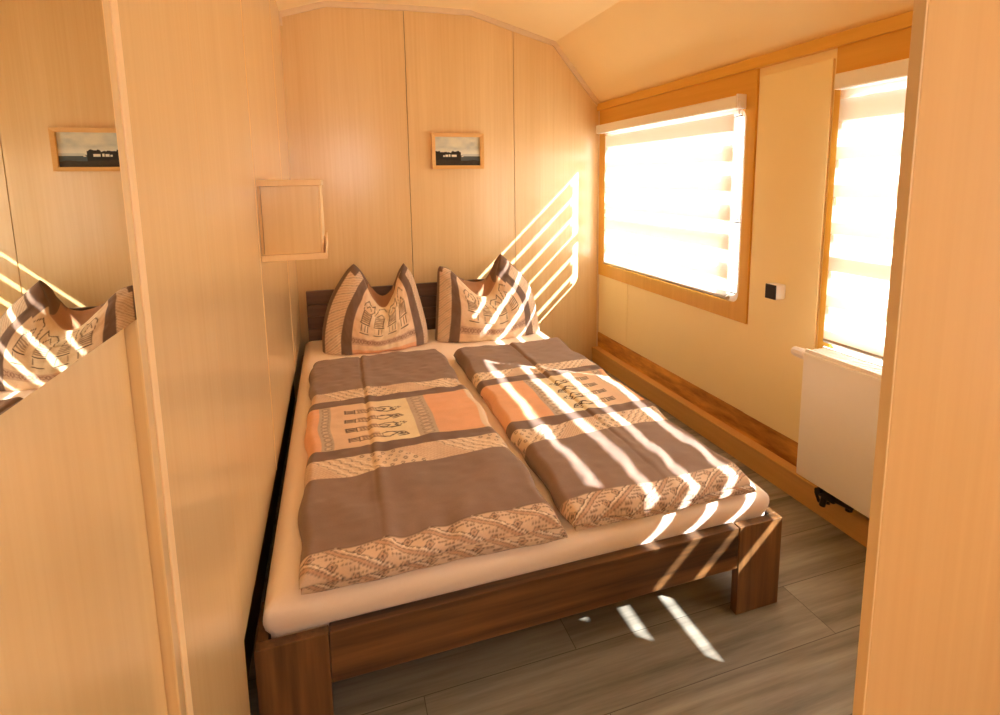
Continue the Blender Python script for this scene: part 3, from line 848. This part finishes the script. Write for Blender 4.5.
treeh = .47+.09*vnoise(U*16, U*0+.5, 44)+.07*vnoise(U*40, U*0+.5, 45)
treeh = np.where(U < .57, treeh+.04*(U < .12), hor-.05*0-(U-.57)*.0)
tree = (V < treeh) & (U < .57) & (V > .16-.0*U)
col[tree] = C3(34, 30, 22)
gr = V < .2+.08*vnoise(U*7, U*0+.3, 47)
col[gr] = (C3(56, 44, 28)*(1+.5*vnoise(U*30, V*30, 48))[..., None])[gr]
for cx_, w_, h_ in ((.20, .016, .05), (.26, .03, .07), (.32, .016, .08), (.42, .055, .075), (.60, .02, .03)):
    mk = (np.abs(U-cx_) < w_) & (V > .31) & (V < .31+h_); col[mk] = C3(232, 226, 208)
me = bpy.data.meshes.new('picture_print'); me.from_pydata(co.tolist(), [], grid_faces(nx, nz)[:, ::-1].tolist()); me.update()
set_print(me, col.reshape(-1, 3))
pp = link('picture_print', me, M['print'], PIC)
pp['label'] = 'painted view of clouds above dark trees and water'
bk = MB(L).box(fx0+.006, fx1-.006, -.0115, -.0008, fz0+.006, fz1-.006); kid(bk, 'backing_board', M['dark'], PIC)

# ------------------------------------------------------------------ box shelf on the left wall
SH = empty('wall_cabinet', (.09, -1.28, 1.18), 'small beech box shelf fixed high on the left wall beside the bed', 'shelf')
L = SH.location
sy0, sy1, sz0, sz1, sx1 = -1.535, -1.06, 1.052, 1.309, .186
kid(MB(L).box(.0005, sx1+.004, sy0-.004, sy1, sz1-.020, sz1, bev=.0015), 'top_board', M['beech_edge'], SH)
kid(MB(L).box(.0005, sx1+.006, sy0-.006, sy1, sz0, sz0+.020, bev=.0015), 'bottom_board', M['beech_edge'], SH)
for y0 in (sy0+.003, sy1-.014):
    kid(MB(L).box(.010, sx1-.0065, y0, y0+.010, sz0+.0205, sz1-.0205), 'side_panel', M['beech'], SH)
kid(MB(L).box(sx1-.006, sx1, sy0+.002, sy1-.002, sz0+.0205, sz1-.0205, bev=.001), 'front_panel', M['beech_edge'], SH)
kid(MB(L).box(sx1+.0065, sx1+.011, sy0-.006, sy1, sz0, sz0+.046, bev=.001), 'lip', M['beech_edge'], SH)
kid(MB(L).box(.0006, .008, sy0+.006, sy1-.006, sz0+.0205, sz1-.0205), 'back_panel', M['beech'], SH)

# ------------------------------------------------------------------ mirror on the left
MIR = empty('wall_mirror', (.013, -3.45, 1.5), 'large frameless mirror on the left wall at the edge of the photo', 'mirror')
L = MIR.location
kid(MB(L).box(.0132, .0182, -4.2, -2.7250, 1.157, 2.05), 'mirror_glass', M['mirror'], MIR)
kid(MB(L).box(.0062, .0131, -4.19, -2.74, 1.167, 2.04), 'mirror_backing', M['dark'], MIR)

# ------------------------------------------------------------------ radiator
RAD = empty('radiator', (1.915, -2.42, .165), 'white panel radiator under the near window behind the partition', 'radiator')
L = RAD.location
ra, rb = -1.872, -2.95
kid(MB(L).box(1.863, 1.876, rb, ra, .166, .648, bev=.004, seg=3), 'front_panel', M['white'], RAD)
kid(MB(L).box(1.945, 1.957, rb, ra, .18, .64, bev=.004, seg=3), 'back_panel', M['white'], RAD)
for y0 in (ra-.014, rb+.002):
    kid(MB(L).box(1.8765, 1.9445, y0, y0+.010, .18, .655, bev=.002), 'side_cover', M['white'], RAD)
gr = MB(L)
gr.box(1.868, 1.878, rb+.002, ra-.002, .648, .662, bev=.002); gr.box(1.950, 1.960, rb+.002, ra-.002, .648, .662, bev=.002)
nb = 84
for i in range(nb):
    y = ra-.02-(ra-rb-.04)*i/(nb-1); gr.box(1.878, 1.950, y-.0035, y+.0035, .651, .660)
for x in (1.900, 1.926): gr.box(x, x+.003, rb+.01, ra-.01, .650, .658)
kid(gr, 'top_grille', M['white'], RAD)
cv_ = MB(L)
for i in range(24):
    y = ra-.05-(ra-rb-.1)*i/23; cv_.box(1.8765, 1.9445, y-.008, y+.008, .2, .62)
kid(cv_, 'convector_fins', M['white'], RAD)
v = MB(L)
v.cyl((1.912, ra+.004, .622), (1.912, ra+.028, .622), .011, 16).cyl((1.912, ra+.028, .622), (1.912, ra+.036, .622), .019, 20, bev=.002).cyl((1.912, ra+.036, .622), (1.912, ra+.090, .622), .020, 20, r2=.017, bev=.003)
for k in range(10):
    a = k*math.pi/5; v.cyl((1.912+.0185*math.cos(a), ra+.04, .622+.0185*math.sin(a)), (1.912+.0165*math.cos(a), ra+.084, .622+.0165*math.sin(a)), .0022, 6)
vv = kid(v, 'thermostat_valve', M['white_plastic'], RAD, smooth=True, label='white ribbed thermostat knob')
kid(MB(RAD.location).cyl((1.912, ra+.018, .622), (1.912, ra+.026, .622), .0125, 16), 'valve_collar', M['black'], RAD, label='black collar behind the knob')
p = MB(L)
p.box(1.885, 1.935, -2.020, -1.950, .118, .160, bev=.005).cyl((1.895, -1.975, .12), (1.892, -1.970, .085), .011, 12).cyl((1.90, -2.005, .13), (1.90, -2.080, .140), .010, 12)
p.cyl((1.905, -2.065, .12), (1.905, -2.065, .163), .012, 12).cyl((1.885, -1.965, .145), (1.868, -1.965, .145), .012, 12)
p.tube([(1.90, -1.960, .15), (1.893, -1.940, .12), (1.898, -1.950, .09), (1.91, -1.985, .098)], .006, 8)
kid(p, 'pipe_valve', M['black'], RAD, smooth=True, label='black pipe connection under the radiator')
# wall brackets let the radiator hang on the wall
for y in (-2.05, -2.75): kid(MB(L).box(1.9575, XR-.0005, y-.015, y+.015, .25, .6), 'bracket', M['white'], RAD)


# ------------------------------------------------------------------ small wall sensor
SEN = empty('wall_sensor', (XR-.01, -1.625, .825), 'small white box with a black face on the wall between the windows', 'sensor')
L = SEN.location
kid(MB(L).box(XR-.060, XR-.0105, -1.657, -1.598, .793, .857, bev=.008, seg=3), 'housing', M['white_plastic'], SEN, smooth=True)
kid(MB(L).box(XR-.065, XR-.0602, -1.6555, -1.5995, .7945, .8555, bev=.002, seg=2), 'face_plate', M['black'], SEN, label='black face')

# ------------------------------------------------------------------ light
wd = bpy.data.worlds.new('daylight'); sc.world = wd; wd.use_nodes = True
bgn = wd.node_tree.nodes['Background']
bgn.inputs['Color'].default_value = (1.0, .985, .96, 1); bgn.inputs['Strength'].default_value = 5.0

sun = bpy.data.lights.new('sun', 'SUN'); sun.energy = 33; sun.angle = math.radians(.55); sun.color = (1, .98, .94)
so = bpy.data.objects.new('sun', sun); COL.objects.link(so)
d = Vector((-1, .84, -.95)).normalized()
so.rotation_euler = d.to_track_quat('-Z', 'Y').to_euler(); so.location = (5, -4, 4)

def portal(loc, rot, sx, sy, name):
    a = bpy.data.lights.new(name, 'AREA'); a.shape = 'RECTANGLE'; a.size = sx; a.size_y = sy
    a.cycles.is_portal = True
    o = bpy.data.objects.new(name, a); COL.objects.link(o); o.location = loc; o.rotation_euler = rot
portal(((W3[0]+W3[1])/2, YR-.09, (W3[2]+W3[3])/2), (math.radians(90), 0, 0), W3[1]-W3[0], W3[3]-W3[2], 'portal_rear')
portal((XO+.01, (W1[0]+W1[1])/2, (W1[2]+W1[3])/2), (0, math.radians(90), 0), W1[3]-W1[2], W1[1]-W1[0], 'portal_far')
portal((XO+.01, (W2[0]+W2[1])/2, (W2[2]+W2[3])/2), (0, math.radians(90), 0), W2[3]-W2[2], W2[1]-W2[0], 'portal_near')

# ------------------------------------------------------------------ camera
cam = bpy.data.cameras.new('camera'); co_ = bpy.data.objects.new('camera', cam); COL.objects.link(co_)
rt = Vector((0.95136134, -0.307784, -0.01343877)); upv = Vector((0.05488322, 0.12639777, 0.99046021)); fwv = Vector((0.30314918, 0.94302312, -0.13714213))
mw = Matrix((( rt.x, upv.x, -fwv.x, 0.22037548), (rt.y, upv.y, -fwv.y, -3.36760949), (rt.z, upv.z, -fwv.z, 1.29630321), (0, 0, 0, 1)))
co_.matrix_world = mw
cam.sensor_fit = 'HORIZONTAL'; cam.sensor_width = 36; cam.lens = 535.5155823*36/1000
cam.shift_x = (500-505.561)/1000; cam.shift_y = (254.881-357.5)/1000
cam.clip_start = .02
sc.camera = co_

sc.view_settings.view_transform = 'Standard'; sc.view_settings.look = 'None'
sc.view_settings.exposure = .44; sc.view_settings.gamma = 1; sc.view_settings.use_curve_mapping = False
c = sc.cycles
c.use_denoising = True
c.max_bounces = 14; c.diffuse_bounces = 10; c.glossy_bounces = 6; c.transparent_max_bounces = 24; c.transmission_bounces = 8
c.sample_clamp_indirect = 6; c.caustics_reflective = False; c.caustics_refractive = False
